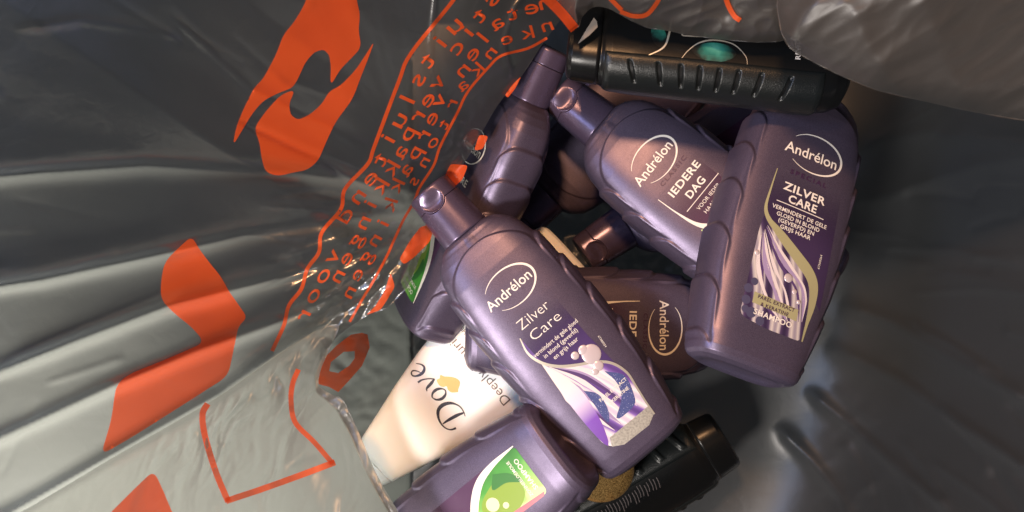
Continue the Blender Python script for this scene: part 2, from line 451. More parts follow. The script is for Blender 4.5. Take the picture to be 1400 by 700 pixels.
TWIST, DENT_T, DENT_R = -.012, .037, .035
def cap_surface(t, th):
    """cross-section of the flip cap with its thumb dent; t 0..0.172"""
    k = t / .172
    rx = .069 + .009 * k; rz = .062 + .008 * k
    c, s = np.cos(th), np.sin(th)
    pe = 2.35
    x = rx * np.sign(c) * np.abs(c)**(2 / pe); z = rz * np.sign(s) * np.abs(s)**(2 / pe)
    e = .90 + .10 * np.sqrt(np.clip(1 - (1 - np.clip(t / .010, 0, 1))**2, 0, 1))
    x, z = x * e, z * e
    d = np.hypot(x - TWIST, t - DENT_T) / DENT_R
    bowl = np.where(s > 0, np.clip(1 - d**2, 0, 1), 0)
    return x, z - .013 * bowl**.55 * (.05 + .95 * smooth(-.9, .75, (t - DENT_T) / DENT_R))
def cap_meshes():
    na = 168
    th = np.linspace(0, 2 * np.pi, na, endpoint=False)
    x0 = .066 * np.cos(th)
    seam = .052 + 0 * th
    hit = (np.sin(th) > 0) & (np.abs(x0 - TWIST) < DENT_R)
    seam = np.where(hit, np.maximum(seam, DENT_T + np.sqrt(np.clip(DENT_R**2 - (x0 - TWIST)**2, 0, 1))), seam)
    out = []
    for part in (0, 1):
        k = np.linspace(0, 1, 64)[:, None]
        if part == 0:
            Tt = (k**1.35) * seam[None, :]; end = seam[None, :]
        else:
            Tt = (seam + .0016)[None, :] + k * (.1725 - seam - .0016)[None, :]
        Th = np.repeat(th[None, :], 64, 0)
        x, z = cap_surface(Tt, Th)
        sh = 1 - .016 * np.exp(-((Tt - (seam + .0008)[None, :]) / .0012)**2) - .02 * np.exp(-((Tt - .1725) / .002)**2)
        V = np.c_[(x * sh * LB).ravel(), ((1 - Tt) * LB).ravel(), (z * sh * LB).ravel()]
        F = grid_faces(64, na, True)
        for row, flip in ((0, 1), (63 * na, 0)):
            ring = V[row:row + na].copy(); n0 = len(V)
            ring[:, 0] *= .84; ring[:, 2] *= .84
            V = np.vstack([V, ring, [[0, ring[:, 1].mean(), 0]]])
            for j in range(na):
                q = (row + j, row + (j + 1) % na, n0 + (j + 1) % na, n0 + j); F.append(q if not flip else q[::-1])
                q = (n0 + j, n0 + (j + 1) % na, n0 + na); F.append(q if not flip else q[::-1])
        out.append((V, [f[::-1] for f in F]))
    return out

def frame_matrix(base, capend, roll):
    b, c = Vector(base), Vector(capend)
    u = (c - b).normalized()
    n0 = (Vector((0, 0, 1)) - u * u.z).normalized(); r0 = u.cross(n0)
    n = n0 * math.cos(roll) + r0 * math.sin(roll); r = u.cross(n)
    return Matrix(((r.x, u.x, n.x, b.x), (r.y, u.y, n.y, b.y), (r.z, u.z, n.z, b.z), (0, 0, 0, 1)))

BODY_ME = None; CAP_ME = None; LID_ME = None
GROUP = 'purple shampoo bottles heaped in the bag'
def share(name, me, parent):
    o = bpy.data.objects.new(name, me); COL.objects.link(o); o.parent = parent; return o

def shampoo(label, base, capend, roll, anchor=.5):
    """base and cap end are (px, py, z) marks of the bottle's axis; the length is kept at LB by sliding along that axis"""
    global BODY_ME, CAP_ME, LID_ME
    b = Vector(P(*base)); c = Vector(P(*capend))
    u = (c - b).normalized()
    print('bottle', label[:40], 'marked length %.3f' % (c - b).length)
    p = b.lerp(c, anchor); b = p - u * LB * anchor; c = b + u * LB
    root = thing('shampoo_bottle', label, 'shampoo bottle', GROUP)
    root.matrix_world = frame_matrix(b, c, math.radians(roll))
    if BODY_ME is None:
        V, F = body_mesh(); o = new_mesh('body', V, F, PURPLE, root); BODY_ME = o.data
        (V, F), (V2, F2) = cap_meshes()
        o = new_mesh('cap_lid', V, F, CAPMAT, root); LID_ME = o.data
        o = new_mesh('cap', V2, F2, CAPMAT, root); CAP_ME = o.data
    else:
        share('body', BODY_ME, root); share('cap_lid', LID_ME, root); share('cap', CAP_ME, root)
    return root

def on_front(VF, off=0.00022, side=1):
    """lay a 2-D (x right, t down from the cap) figure on the bottle's face"""
    V, F = VF
    x, t = V[:, 0], V[:, 1]
    z = front(x, t, side)
    return np.c_[x * LB, (1 - t) * LB, z * LB + side * off], F, np.c_[x, t]
def lab(name, VF, mat, parent, off=0.00022, side=1):
    V, F, uv = on_front(VF, off, side)
    o = new_mesh(name, V, F, mat, parent, False, uv)
    # faces must look outward
    me = o.data
    if len(me.polygons) and sum(p.normal.z * p.area for p in me.polygons) * side < 0: me.flip_normals()
    return o
def ltext(s, x, t, cap, width=None, rot=0.0, **k):
    V, F = text2(s, 0, 0, cap * .76, width, rot, **k)
    return np.c_[x + V[:, 0], t - V[:, 1]], F
def swoosh(cx, ct, a=.082, b=.054):
    ang = np.radians(np.linspace(146, -138, 60))
    pts = np.c_[cx + a * np.cos(ang), ct - b * np.sin(ang)]
    return stroke(pts, [.0012, .003, .0042, .006, .0072, .0055, .004, .0025, .0012], 90)

def affine(origin, axis, length):
    o = np.array(origin, float); a = np.array(axis, float); a /= np.hypot(*a); r = np.array((a[1], -a[0]))
    def f(pts):
        d = np.atleast_2d(np.asarray(pts, float)) - o
        return np.c_[d @ r / length, d @ a / length]
    return f
def rounded(pts, r, n=5):
    """round the corners of an outline"""
    p = np.asarray(pts, float); out = []
    for i in range(len(p)):
        a, b, c = p[i - 1], p[i], p[(i + 1) % len(p)]
        u = (a - b) / np.hypot(*(a - b)); v = (c - b) / np.hypot(*(c - b))
        k = min(r, np.hypot(*(a - b)) * .45, np.hypot(*(c - b)) * .45)
        s, e = b + u * k, b + v * k
        for tt in np.linspace(0, 1, n): out.append((1 - tt)**2 * s + 2 * tt * (1 - tt) * b + tt * tt * e)
    return np.array(out)

def brand(label_part, cx, ct, mat=WHITE_INK):
    lab('logo_ring', swoosh(cx, ct), mat, label_part, .0003)
    lab('logo_lettering', ltext('Andrélon', cx - .011, ct + .004, .038, .158, 0.02, bold=.008), mat, label_part, .00034)

def ribbons(parent, pa, pb, n, seed, jit=.10):
    """satin ribbons sweeping between two guide lines of a label picture"""
    rnd = random.Random(seed); ca, cb = catmull(pa, 30), catmull(pb, 30)
    for i in range(n):
        k = (i + .5) / n; k2 = min(1, max(0, k + rnd.uniform(-jit, jit)))
        w = np.linspace(k, k2, 30)[:, None]
        c = ca * (1 - w) + cb * w
        m = (RIB_LIGHT, RIB_DARK, RIB_MID, RIB_LIGHT)[(i * 3 + seed) % 4]
        a, b = rnd.uniform(.004, .009), rnd.uniform(.010, .020)
        lab('picture_ribbon', stroke(c[::3], [.001, a, b, a, b * .7, .001], 36), m, parent, .00020 + i * .000006)

# ------------------------------------------------------------------ label of the bottle with the rounded thin letters
def label_script(root):
    A = affine((588, 262), (.645, .764), 453)
    line = catmull(A([(711, 458), (721, 477), (738, 489), (760, 494), (785, 492), (808, 488), (830, 490), (849, 502), (861, 520), (873, 539), (885, 556)]), 40)
    top = [(-.078, .44), (.080, .44), (.082, .62)]
    pan = np.vstack([line[:31], np.array(top)[::-1]])
    L1 = lab('label', fill_poly(pan, .012), PANEL_A, root, .00012)
    pic = np.vstack([line, rounded(A([(884, 556), (878, 570), (846, 595), (830, 598), (818, 594), (772, 540), (742, 495)]), .012)])
    lab('label_picture', fill_poly(pic, .010), SILK_A, L1, .00018)
    ribbons(L1, A([(752, 494), (800, 498), (840, 520), (868, 552)]), A([(745, 496), (772, 540), (800, 572), (832, 592)]), 9, 3)
    lab('picture_petal', fill_poly(catmull(A([(738, 490), (768, 507), (790, 525), (806, 548), (818, 570), (826, 596), (815, 590), (790, 562), (762, 525), (738, 490)]), 50)[:-1], .010), PETAL, L1, .00026)
    lab('picture_sea', fill_poly(catmull(A([(820, 500), (846, 506), (858, 530), (858, 545), (836, 562), (842, 535), (836, 515), (820, 500)]), 40)[:-1], .010), STARRY, L1, .00026)
    lab('picture_sea', fill_poly(catmull(A([(793, 525), (812, 530), (824, 548), (826, 566), (818, 560), (808, 545), (793, 525)]), 40)[:-1], .010), STARRY, L1, .00026)
    lab('foil_strip', fill_poly(A([(827, 586), (876, 546), (884, 556), (878, 570), (846, 595), (830, 598)]), .006), FOIL, L1, .00030)
    lab('label_line', stroke(line, [.003, .008, .009, .008, .008, .007, .006, .005], 60), SILVER_INK, L1, .00034)
    pearls = []
    for (px, py, r) in ((803, 478, 13), (782, 480, 5.5), (793, 473, 7), (812, 493, 7), (808, 500, 5)):
        c = A((px, py))[0]; pearls.append((c, r / 453))
    for c, r in pearls:
        a = np.linspace(0, np.pi / 2, 7); V = []; 
        for q in a:
            for w in np.linspace(0, 2 * np.pi, 20, endpoint=False): V.append((c[0] + r * np.cos(q) * np.cos(w), c[1] + r * np.cos(q) * np.sin(w), np.sin(q)))
        V = np.array(V); z = front(V[:, 0], V[:, 1]) * LB + .0003 + V[:, 2] * .0007
        new_mesh('picture_pearl', np.c_[V[:, 0] * LB, (1 - V[:, 1]) * LB, z], [f[::-1] for f in grid_faces(7, 20, True)], PEARLY, L1, True, V[:, :2])
    brand(L1, .002, .376)
    lab('product_lettering', join2([ltext('Zilver', .000, .478, .038, .106, bold=-.012), ltext('Care', .006, .524, .038, .104, bold=-.012)]), WHITE_INK, L1, .00034)
    lab('description_lettering', join2([ltext('vermindert de gele gloed', .006, .570, .0165, .160), ltext('in blond (geverfd)', .008, .590, .0165, .122), ltext('en grijs haar', .010, .610, .0165, .088)]), WHITE_INK, L1, .00034)
    c1, c2 = A((831, 524))[0], A((838, 532))[0]
    lab('extract_lettering', join2([ltext('PAREL EXTRACT', c1[0], c1[1], .0125, .098, bold=.01), ltext('& KERATINE', c2[0], c2[1], .0125, .074, bold=.01)]), WHITE_INK, L1, .0004)
    c = A((816, 463))[0]
    lab('code_lettering', ltext('67380054', c[0] + .004, c[1], .008, .038, math.radians(-96)), WHITE_INK, L1, .00034)

def label_caps(root):
    B = affine((1137, 35), (-.26, .965), 490)
    band = catmull(B([(1035, 242), (1026, 270), (1019, 296), (1023, 312), (1036, 327), (1060, 354), (1081, 378), (1088, 396), (1086, 420), (1078, 448), (1073, 467)]), 60)
    pan = np.vstack([B([(1035, 242), (1130, 268), (1100, 425)]), band[::-1][14:]])
    L1 = lab('label', fill_poly(pan, .012), PANEL_B, root, .00012)
    pic = np.vstack([band[18:], rounded(B([(1072, 468), (1020, 455), (985, 440), (989, 420), (1010, 326), (1018, 303)]), .02)])
    lab('label_picture', fill_poly(pic, .010), SILK_B, L1, .00018)
    ribbons(L1, B([(1022, 320), (1050, 365), (1076, 400), (1070, 452)]), B([(1012, 335), (1003, 380), (1010, 425), (1040, 452)]), 8, 7, .22)
    lab('label_band', stroke(band, [.002, .004, .007, .014, .026, .030, .032, .030, .022, .010, .004], 90), OLIVE_INK, L1, .00026)
    for (px, py, r) in ((1051, 387, 6), (1060, 404, 3.5), (1066, 417, 3), (1007, 358, 3.5)):
        c = B((px, py))[0]; r /= 490
        V = []
        for q in np.linspace(0, np.pi / 2, 6):
            for w in np.linspace(0, 2 * np.pi, 18, endpoint=False): V.append((c[0] + r * np.cos(q) * np.cos(w), c[1] + r * np.cos(q) * np.sin(w), np.sin(q)))
        V = np.array(V); z = front(V[:, 0], V[:, 1]) * LB + .0002 + V[:, 2] * .0006
        new_mesh('picture_pearl', np.c_[V[:, 0] * LB, (1 - V[:, 1]) * LB, z], [f[::-1] for f in grid_faces(6, 18, True)], PEARLY, L1, True, V[:, :2])
    fl = []
    for (px, py, r) in ((996, 405, 6), (1004, 396, 5), (993, 420, 6), (1000, 436, 7), (1012, 446, 6), (992, 432, 5)):
        c = B((px, py))[0]; fl.append(fill_poly(ellipse(c[0], c[1], r / 490, r / 490, 14), .02))
    lab('picture_flowers', join2(fl), DUSK, L1, .00024)
    lab('extract_strip', fill_poly(B([(1004, 409), (1066, 427), (1063, 442), (1001, 423)]), .01), OLIVE_INK, L1, .0003)
    brand(L1, *B((1090, 217))[0])
    def at(px, py): return B((px, py))[0]
    T = lambda s, px, py, cap, w, **k: ltext(s, *at(px, py), cap, w, **k)
    lab('range_lettering', T('SPECIAL', 1079.5, 251, .016, .112, bold=.022, spacing=1.35), VIOLET_INK, L1, .00034)
    lab('product_lettering', join2([T('ZILVER', 1074, 272, .028, .128, bold=.022, spacing=1.08), T('CARE', 1071, 286.5, .028, .086, bold=.022, spacing=1.08)]), WHITE_INK, L1, .00034)
    p, q = at(1033.6, 285.5), at(1101.7, 304)
    lab('label_rule', stroke([p, (p + q) / 2, q], .0022, 12), WHITE_INK, L1, .00034)
    lab('description_lettering', join2([T('VERMINDERT DE GELE', 1067, 303.5, .0142, .166, bold=.012, spacing=1.05), T('GLOED IN BLOND', 1064.7, 311, .0142, .130, bold=.012, spacing=1.05),
        T('(GEVERFD) EN', 1062, 318, .0142, .108, bold=.012, spacing=1.05), T('GRIJS HAAR', 1060.6, 325.5, .0142, .092, bold=.012, spacing=1.05)]), WHITE_INK, L1, .00034)
    lab('extract_lettering', join2([T('PAREL EXTRACT', 1034.5, 421.5, .0125, .108, bold=.02, spacing=1.1), T('& KERATINE', 1032, 429.5, .0125, .082, bold=.02, spacing=1.1)]), VIOLET_INK, L1, .00042)
    lab('shampoo_lettering', T('SHAMPOO', 1030, 441, .019, .112, bold=.015, spacing=1.1), WHITE_INK, L1, .00042)
    lab('code_lettering', T('67360064', 1097, 361, .0085, .040, rot=math.radians(92)), WHITE_INK, L1, .00034)

def label_daily(root, full=True):
    r = np.array((-173., -485.)); w = np.array((281., -230.))
    Mi = np.linalg.inv(np.array([r, w]).T)
    def E(pts):
        d = (np.atleast_2d(np.asarray(pts, float)) - (720, 612)) @ Mi.T
        d[:, 1] += .905; return d
    # the white band starts beside the words and swings across to the foot of the label
    band = catmull([(-.086, .455), (-.083, .52), (-.074, .585), (-.052, .625), (-.015, .66), (.030, .705), (.062, .755), (.076, .82), (.080, .905)], 60)
    pan = np.vstack([[(-.086, .42), (.082, .42), (.082, .80)], band[::-1][12:]])
    L1 = lab('label', fill_poly(pan, .012), PANEL_C, root, .00012)
    foot = rounded([(.081, .908), (-.078, .908), (-.080, .60)], .018)
    pic = np.vstack([band[16:], foot])
    lab('label_picture', fill_poly(pic, .010), GREEN, L1, .00018)
    lab('picture_flower', fill_poly(catmull([(.040, .800), (.010, .850), (-.040, .850), (-.066, .800), (-.058, .735), (-.020, .700), (.015, .725), (.040, .800)], 50)[:-1], .012), LIME, L1, .00024)
    lab('picture_leaf', fill_poly(catmull([(.055, .80), (.028, .845), (-.015, .868), (.012, .820), (.020, .770), (.055, .80)], 40)[:-1], .012), LEAF, L1, .00028)
    lab('picture_glint', join2([fill_poly(ellipse(-.012, .742, .020, .022), .01), fill_poly(ellipse(-.036, .776, .009, .010), .01)]), LIME_LIGHT, L1, .00030)
    lab('picture_petal', fill_poly([(-.080, .63), (-.058, .66), (-.064, .80), (-.070, .90), (-.080, .89)], .012), PINK, L1, .00026)
    lab('label_band', stroke(band, [.002, .004, .010, .020, .026, .026, .020, .012, .003], 90), WHITE_INK, L1, .00032)
    brand(L1, .0, .371)
    lab('range_lettering', ltext('CLASSIC', .008, .436, .016, .112, bold=.02, spacing=1.35), VIOLET_INK, L1, .00034)
    lab('product_lettering', join2([ltext('IEDERE', .010, .476, .029, .128, bold=.02, spacing=1.08), ltext('DAG', .010, .517, .029, .072, bold=.02, spacing=1.08)]), WHITE_INK, L1, .00034)
    lab('label_rule', stroke([(-.062, .543), (0, .543), (.085, .543)], .0022, 12), WHITE_INK, L1, .00034)
    lab('description_lettering', join2([ltext('VOOR IEDER', .012, .563, .0145, .098, spacing=1.05), ltext('HAARTYPE', .012, .585, .0145, .086, spacing=1.05)]), WHITE_INK, L1, .00034)
    lab('oil_lettering', ltext('ZONNEBLOEMOLIE', -.002, .862, .0135, .116, bold=.008, spacing=1.05), WHITE_INK, L1, .0004)
    lab('shampoo_lettering', ltext('SHAMPOO', -.002, .886, .0185, .100, bold=.015, spacing=1.05), WHITE_INK, L1, .0004)

# ------------------------------------------------------------------ the bottles: (px, py, z) of the axis at the base and at the cap end
bA = shampoo('front purple bottle, slim script letters above a white and violet silk picture', (880, 608, .116), (588, 262, .116), 0)
label_script(bA)
bB = shampoo('rightmost purple bottle, block capitals and pale olive band on its label', (1010, 508, .172), (1137, 35, .118), 9, 0)
label_caps(bB)
bC = shampoo('purple bottle with a bright warm shine on its shoulder, left of the rightmost bottle', (1113, 399, .112), (764, 128, .084), 0, 1)
label_daily(bC)
bD = shampoo('purple bottle turned on its side at the left, half under the see-through film', (578, 434, .040), (750, 72, .098), -58)
label_daily(bD)
bE = shampoo('purple bottle at the bottom edge with its green label foot and flat base in view', (774, 603, .135), (478, 839, .060), 13, 0)
label_daily(bE)
bI = shampoo('brownish bottle lying level under the front bottle, logo turned sideways beside the right bottle', (638, 441, .066), (1075, 449, .050), 0, 0)
label_daily(bI)
bH = shampoo('dark bottle under the middle of the heap, its thumb-dented cap pointing to the lower left', (1135, 119, .022), (797, 349, .030), 0, 1)
label_daily(bH)
bJ = shampoo('dark brown bottle lying face down, plain back, deep between the side-turned and shiny bottles', (985, 20, .005), (702, 316, .010), 180, 1)

# ------------------------------------------------------------------ cream shower bottle
LD = 0.214
_DT = [0, .006, .02, .06, .14, .25, .39, .51, .66, .86, .97, .99, 1.0]
_DW = [.062, .072, .078, .092, .114, .146, .180, .202, .220, .226, .226, .220, .206]
_DD = [.026, .034, .040, .046, .054, .066, .080, .088, .094, .094, .090, .085, .074]
def dove_front(x, t): return np.interp(t, _DT, _DD) * np.power(np.clip(1 - np.abs(x / np.interp(t, _DT, _DW))**3.2, 0, 1), 1 / 3.2)
def cream_bottle():
    a = np.array((.74, -.67)); tip = np.array((501., 643.)); end = tip + a / np.hypot(*a) * 410
    b = Vector(P(end[0], end[1], .030)); c = Vector(P(tip[0], tip[1], .050))
    root = thing('shower_bottle', 'cream white tapered bottle with dark script lettering under the purple bottles', 'shower bottle')
    u = (c - b).normalized(); b = c - u * LD
    root.matrix_world = frame_matrix(b, c, 0)
    def tube(t, na=120):
        th = np.linspace(0, 2 * np.pi, na, endpoint=False)
        Tt, Th = np.meshgrid(t, th, indexing='ij'); cc, ss = np.cos(Th), np.sin(Th)
        x = np.interp(Tt, _DT, _DW) * np.sign(cc) * np.abs(cc)**(2 / 3.2); z = np.interp(Tt, _DT, _DD) * np.sign(ss) * np.abs(ss)**(2 / 3.2)
        V = np.c_[(x * LD).ravel(), ((1 - Tt) * LD).ravel(), (z * LD).ravel()]
        F = grid_faces(len(t), na, True); n0 = len(V)
        V = np.vstack([V, [[0, (1 - t[0]) * LD, 0], [0, (1 - t[-1]) * LD, 0]]]); la = (len(t) - 1) * na
        F += [(n0, (j + 1) % na, j) for j in range(na)] + [(la + j, la + (j + 1) % na, n0 + 1) for j in range(na)]
        return V, [f[::-1] for f in F]
    new_mesh('body', *tube(np.unique(np.r_[np.linspace(.0406, .95, 60), np.linspace(.95, 1, 20)])), CREAM, root)
    new_mesh('cap', *tube(np.unique(np.r_[np.linspace(0, .03, 16), np.linspace(.03, .040, 4)])), CREAM, root)
    def dl(name, VF, mat):
        V, F = VF
        o = new_mesh(name, np.c_[V[:, 0] * LD, (1 - V[:, 1]) * LD, dove_front(V[:, 0], V[:, 1]) * LD + .00025], F, mat, root, False)
        if sum(p.normal.z * p.area for p in o.data.polygons) < 0: o.data.flip_normals()
        return o
    # brush-lettered word, drawn in units of its cap height (x right, y up)
    word = [
        ([(.30, .98), (.26, .70), (.16, .30), (.06, .06)], [.05, .13, .15, .08]),                                  # stem of the first letter
        ([(-.22, .70), (-.10, .92), (.18, 1.03), (.55, .98), (.86, .76), (.90, .45), (.72, .16), (.40, .00), (.10, .02), (-.10, .10)], [.10, .05, .06, .09, .14, .17, .13, .06, .05, .03]),
        ([(1.42, .58), (1.26, .52), (1.14, .34), (1.16, .12), (1.30, .00), (1.46, .06), (1.58, .24), (1.58, .44), (1.48, .57), (1.40, .58)], [.04, .08, .13, .12, .06, .05, .11, .13, .08, .04]),
        ([(1.80, .58), (1.90, .50), (1.93, .25), (1.98, .02)], [.03, .12, .14, .07]),
        ([(1.98, .02), (2.16, .20), (2.30, .42), (2.34, .62)], [.05, .05, .06, .09]),
        ([(2.52, .26), (2.72, .34), (2.86, .48), (2.80, .60), (2.66, .58), (2.54, .40), (2.52, .18), (2.64, .02), (2.82, .04), (3.00, .18)], [.03, .04, .06, .06, .07, .12, .13, .09, .05, .03]),
    ]
    right = np.array((-.67, -.74)); axis = np.array((.74, -.67))
    def D(px, py):
        d = np.array((px, py), float) - tip
        return d @ right / 412, d @ axis / 412
    cx, ct = D(596, 538)
    S = .081
    parts = []
    for pts, wd in word:
        q = np.array(pts, float); q = np.c_[cx + (q[:, 0] - 1.40) * S * .95, ct - (q[:, 1] - .45) * S]
        parts.append(stroke(q, [k * S * .95 for k in wd], 40))
    for k in range(len(parts)):                                   # strokes lie a hair above one another
        pass
    V, F = join2(parts)
    dl('brand_lettering', (V, F), NAVY_INK)
    ex, et = D(618, 519)
    bird = np.array([(-.62, .10), (-.40, .36), (-.16, .42), (.02, .34), (.12, .52), (.34, .60), (.62, .52), (.58, .34), (.70, .20), (.50, .10), (.30, -.10), (.02, -.30), (-.24, -.34), (-.40, -.20), (-.50, -.02)])
    q = catmull(np.vstack([bird, bird[:1]]), 50)[:-1] * .062
    dl('emblem', fill_poly(np.c_[ex + q[:, 0], et - q[:, 1]], .012), GOLD_INK)
    tx, tt = D(642, 490)
    dl('product_lettering', ltext('Deeply Nourishing', tx, tt, .042, .375, 0.0, bold=-.006), GREY_INK)
    dl('description_lettering', join2([ltext('DIEP VOEDENDE DOUCHECRÈME', tx + .004, tt + .052, .020, .33), ltext('CRÈME DE DOUCHE INTENSE', tx + .01, tt + .080, .020, .30)]), GREY_INK)
    dl('type_lettering', ltext('NOURRISSANTE', tx + .12, tt + .112, .022, .17, bold=.015), NAVY_INK)
cream_bottle()

# ------------------------------------------------------------------ black shower gel bottles
LK = 0.160
_KT = [0, .006, .02, .06, .12, .122, .135, .16, .25, .40, .60, .80, .88, .94, .98, 1.0]
_KW = [.120, .142, .150, .155, .160, .158, .166, .172, .178, .182, .190, .202, .203, .193, .170, .128]
_KD = [.080, .094, .100, .104, .107, .105, .110, .114, .118, .120, .122, .124, .124, .120, .108, .088]
KE = 2.35
def k_ring(t, th, grow=0.0):
    c, s = np.cos(th), np.sin(th)
    w = np.interp(t, _KT, _KW) + grow; d = np.interp(t, _KT, _KD) + grow
    return w * np.sign(c) * np.abs(c)**(2 / KE), d * np.sign(s) * np.abs(s)**(2 / KE)
def k_front(x, t): return np.interp(t, _KT, _KD) * np.power(np.clip(1 - np.abs(x / np.interp(t, _KT, _KW))**KE, 0, 1), 1 / KE)
def black_bottle(label, base, capend, roll, ridges):
    b = Vector(P(*base)); c = Vector(P(*capend)); u = (c - b).normalized()
    print('black marked length %.3f' % (c - b).length)
    mid = (b + c) / 2; b = mid - u * LK / 2; c = mid + u * LK / 2
    root = thing('shower_gel_bottle', label, 'shower gel bottle', 'black shower gel bottles')
    root.matrix_world = frame_matrix(b, c, math.radians(roll))
    na = 120; th = np.linspace(0, 2 * np.pi, na, endpoint=False)
    def tube(t):
        Tt, Th = np.meshgrid(t, th, indexing='ij'); x, z = k_ring(Tt, Th)
        V = np.c_[(x * LK).ravel(), ((1 - Tt) * LK).ravel(), (z * LK).ravel()]
        F = grid_faces(len(t), na, True); n0 = len(V); la = (len(t) - 1) * na
        V = np.vstack([V, [[0, (1 - t[0]) * LK, 0], [0, (1 - t[-1]) * LK, 0]]])
        F += [(n0, (j + 1) % na, j) for j in range(na)] + [(la + j, la + (j + 1) % na, n0 + 1) for j in range(na)]
        return V, [f[::-1] for f in F]
    new_mesh('cap', *tube(np.unique(np.r_[np.linspace(0, .03, 20), np.linspace(.03, .119, 8)])), BLACK, root)
    new_mesh('body', *tube(np.unique(np.r_[np.linspace(.1205, .17, 20), np.linspace(.17, .94, 40), np.linspace(.94, 1.0, 24)])), BLACK, root)
    for side in (-1, 1):
        t = np.linspace(.135, .90, 260); a = np.radians(np.linspace(-52, 52, 90))
        Tt, Aa = np.meshgrid(t, a, indexing='ij')
        ThA = Aa if side > 0 else np.pi - Aa
        edge = np.minimum(np.minimum((Tt - .135) / .02, (.90 - Tt) / .03), (math.radians(52) - np.abs(Aa)) / math.radians(9))
        rise = .011 * np.sqrt(np.clip(1 - (1 - np.clip(edge, 0, 1))**2, 0, 1)) - .002
        slot = np.zeros_like(Tt)
        ts = np.array([.255, .345, .415, .475, .535, .595, .665, .755]) if ridges < 0 else np.array([.22, .32, .42, .52, .62, .72, .80])
        for k, t0 in enumerate(ts):
            skew = (.52 - t0) * .16
            dd = (Tt - t0 - skew * Aa * side * 1.0) / (.0070 if ridges < 0 else .014)
            ee = np.clip(1 - (np.abs(Aa - math.radians(24 if ridges < 0 else 8)) / math.radians(19 if ridges < 0 else 34))**6, 0, 1)
            slot = np.maximum(slot, np.exp(-dd**4) * ee)
        rise = rise + (-.011 if ridges < 0 else .010) * slot * np.clip(edge, 0, 1)
        x, z = k_ring(Tt, ThA)
        c2, s2 = np.cos(ThA), np.sin(ThA)
        x = x + rise * c2; z = z + rise * s2 * .8
        V = np.c_[(x * LK).ravel(), ((1 - Tt) * LK).ravel(), (z * LK).ravel()]
        F = grid_faces(len(t), len(a))
        new_mesh('grip', V, F if side < 0 else [f[::-1] for f in F], RUBBER, root)
    def kl(name, VF, mat, parent=root, off=.0003):
        V, F = VF
        o = new_mesh(name, np.c_[V[:, 0] * LK, (1 - V[:, 1]) * LK, k_front(V[:, 0], V[:, 1]) * LK + off], F, mat, parent, False, V)
        if sum(p.normal.z * p.area for p in o.data.polygons) < 0: o.data.flip_normals()
        return o
    return root, kl

kK, kl = black_bottle('black bottle lying across the top with a slotted side grip and teal swirls', (1150, 90, .168), (780, 58, .158), 30, -1)
def glow_print(name, cx, ct, rad):
    def f(N, L, b, uv):
        mp = N.new('ShaderNodeVectorMath'); mp.operation = 'DISTANCE'; mp.inputs[1].default_value = (cx, ct, 0); L.new(uv, mp.inputs[0])
        v = N.new('ShaderNodeTexNoise'); v.inputs['Scale'].default_value = 22; v.inputs['Detail'].default_value = 3; L.new(uv, v.inputs[0])
        ma = N.new('ShaderNodeMath'); ma.operation = 'MULTIPLY_ADD'; ma.inputs[1].default_value = 1 / rad; L.new(mp.outputs['Value'], ma.inputs[0])
        mb = N.new('ShaderNodeMath'); mb.operation = 'MULTIPLY_ADD'; mb.inputs[1].default_value = .9; mb.inputs[2].default_value = -.45; L.new(v.outputs['Fac'], mb.inputs[0]); L.new(mb.outputs[0], ma.inputs[2])
        L.new(ramp(N, L, ma.outputs[0], [(0.0, (0.07, 0.30, 0.24)), (0.35, (0.02, 0.16, 0.13)), (0.8, (0.005, 0.012, 0.012)), (1.0, (0.0045, 0.005, 0.0055))]), b.inputs['Base Color'])
    return uv_mat(name, f, 0.30)
TEAL = glow_print('teal_swirl_print', -.085, .515, .075); TEAL2 = glow_print('teal_flash_print', -.01, .325, .06)
def ks(pts): return [(x - .045, t) for x, t in pts]
kl('swirl_print', fill_poly(catmull(ks([(-.048, .43), (-.026, .46), (-.014, .51), (-.022, .56), (-.050, .59), (-.075, .565), (-.085, .51), (-.072, .46), (-.048, .43)]), 50)[:-1], .015), TEAL)
kl('swirl_print', fill_poly(catmull(ks([(.03, .335), (-.01, .345), (-.05, .335), (-.03, .30), (.02, .29), (.05, .31), (.03, .335)]), 40)[:-1], .015), TEAL2)
kl('swirl_line', stroke(ks([(-.085, .40), (-.052, .424), (-.020, .460), (-.004, .51), (-.014, .575), (-.056, .62), (-.085, .63)]), [.001, .003, .006, .006, .005, .003, .001], 50), SILVER_INK, off=.0004)
kl('swirl_line', stroke(ks([(.08, .36), (.0, .352), (-.05, .335), (-.085, .275)]), [.003, .007, .006, .001], 40), SILVER_INK, off=.0004)
kl('type_lettering', ltext('A', -.002, .775, .050, .05, bold=.02), WHITE_INK)
kl('description_lettering', ltext('REVITALIZING', -.005, .800, .022, .19, bold=.01), WHITE_INK)
kl('brand_frame', stroke(ks([(.030, .40), (.008, .40), (.006, .42), (.008, .47), (.010, .48), (.030, .478)]), .005, 60), SILVER_INK)

kL, kl2 = black_bottle('black bottle with raised side ribs at the bottom right, half under the front bottle', (728, 757, .022), (1006, 590, .034), 24, 1)
ticks = []
for i in range(30):
    t0 = .36 + i * .016 + .004 * random.random(); x0 = -.085 + .010 * random.random()
    ticks.append(stroke([(x0 - .020 - .012 * random.random(), t0), (x0, t0 + .002), (x0 + .015 + .020 * random.random(), t0 + .010)], .0035, 6))
kl2('small_print', join2(ticks), GREY_INK)

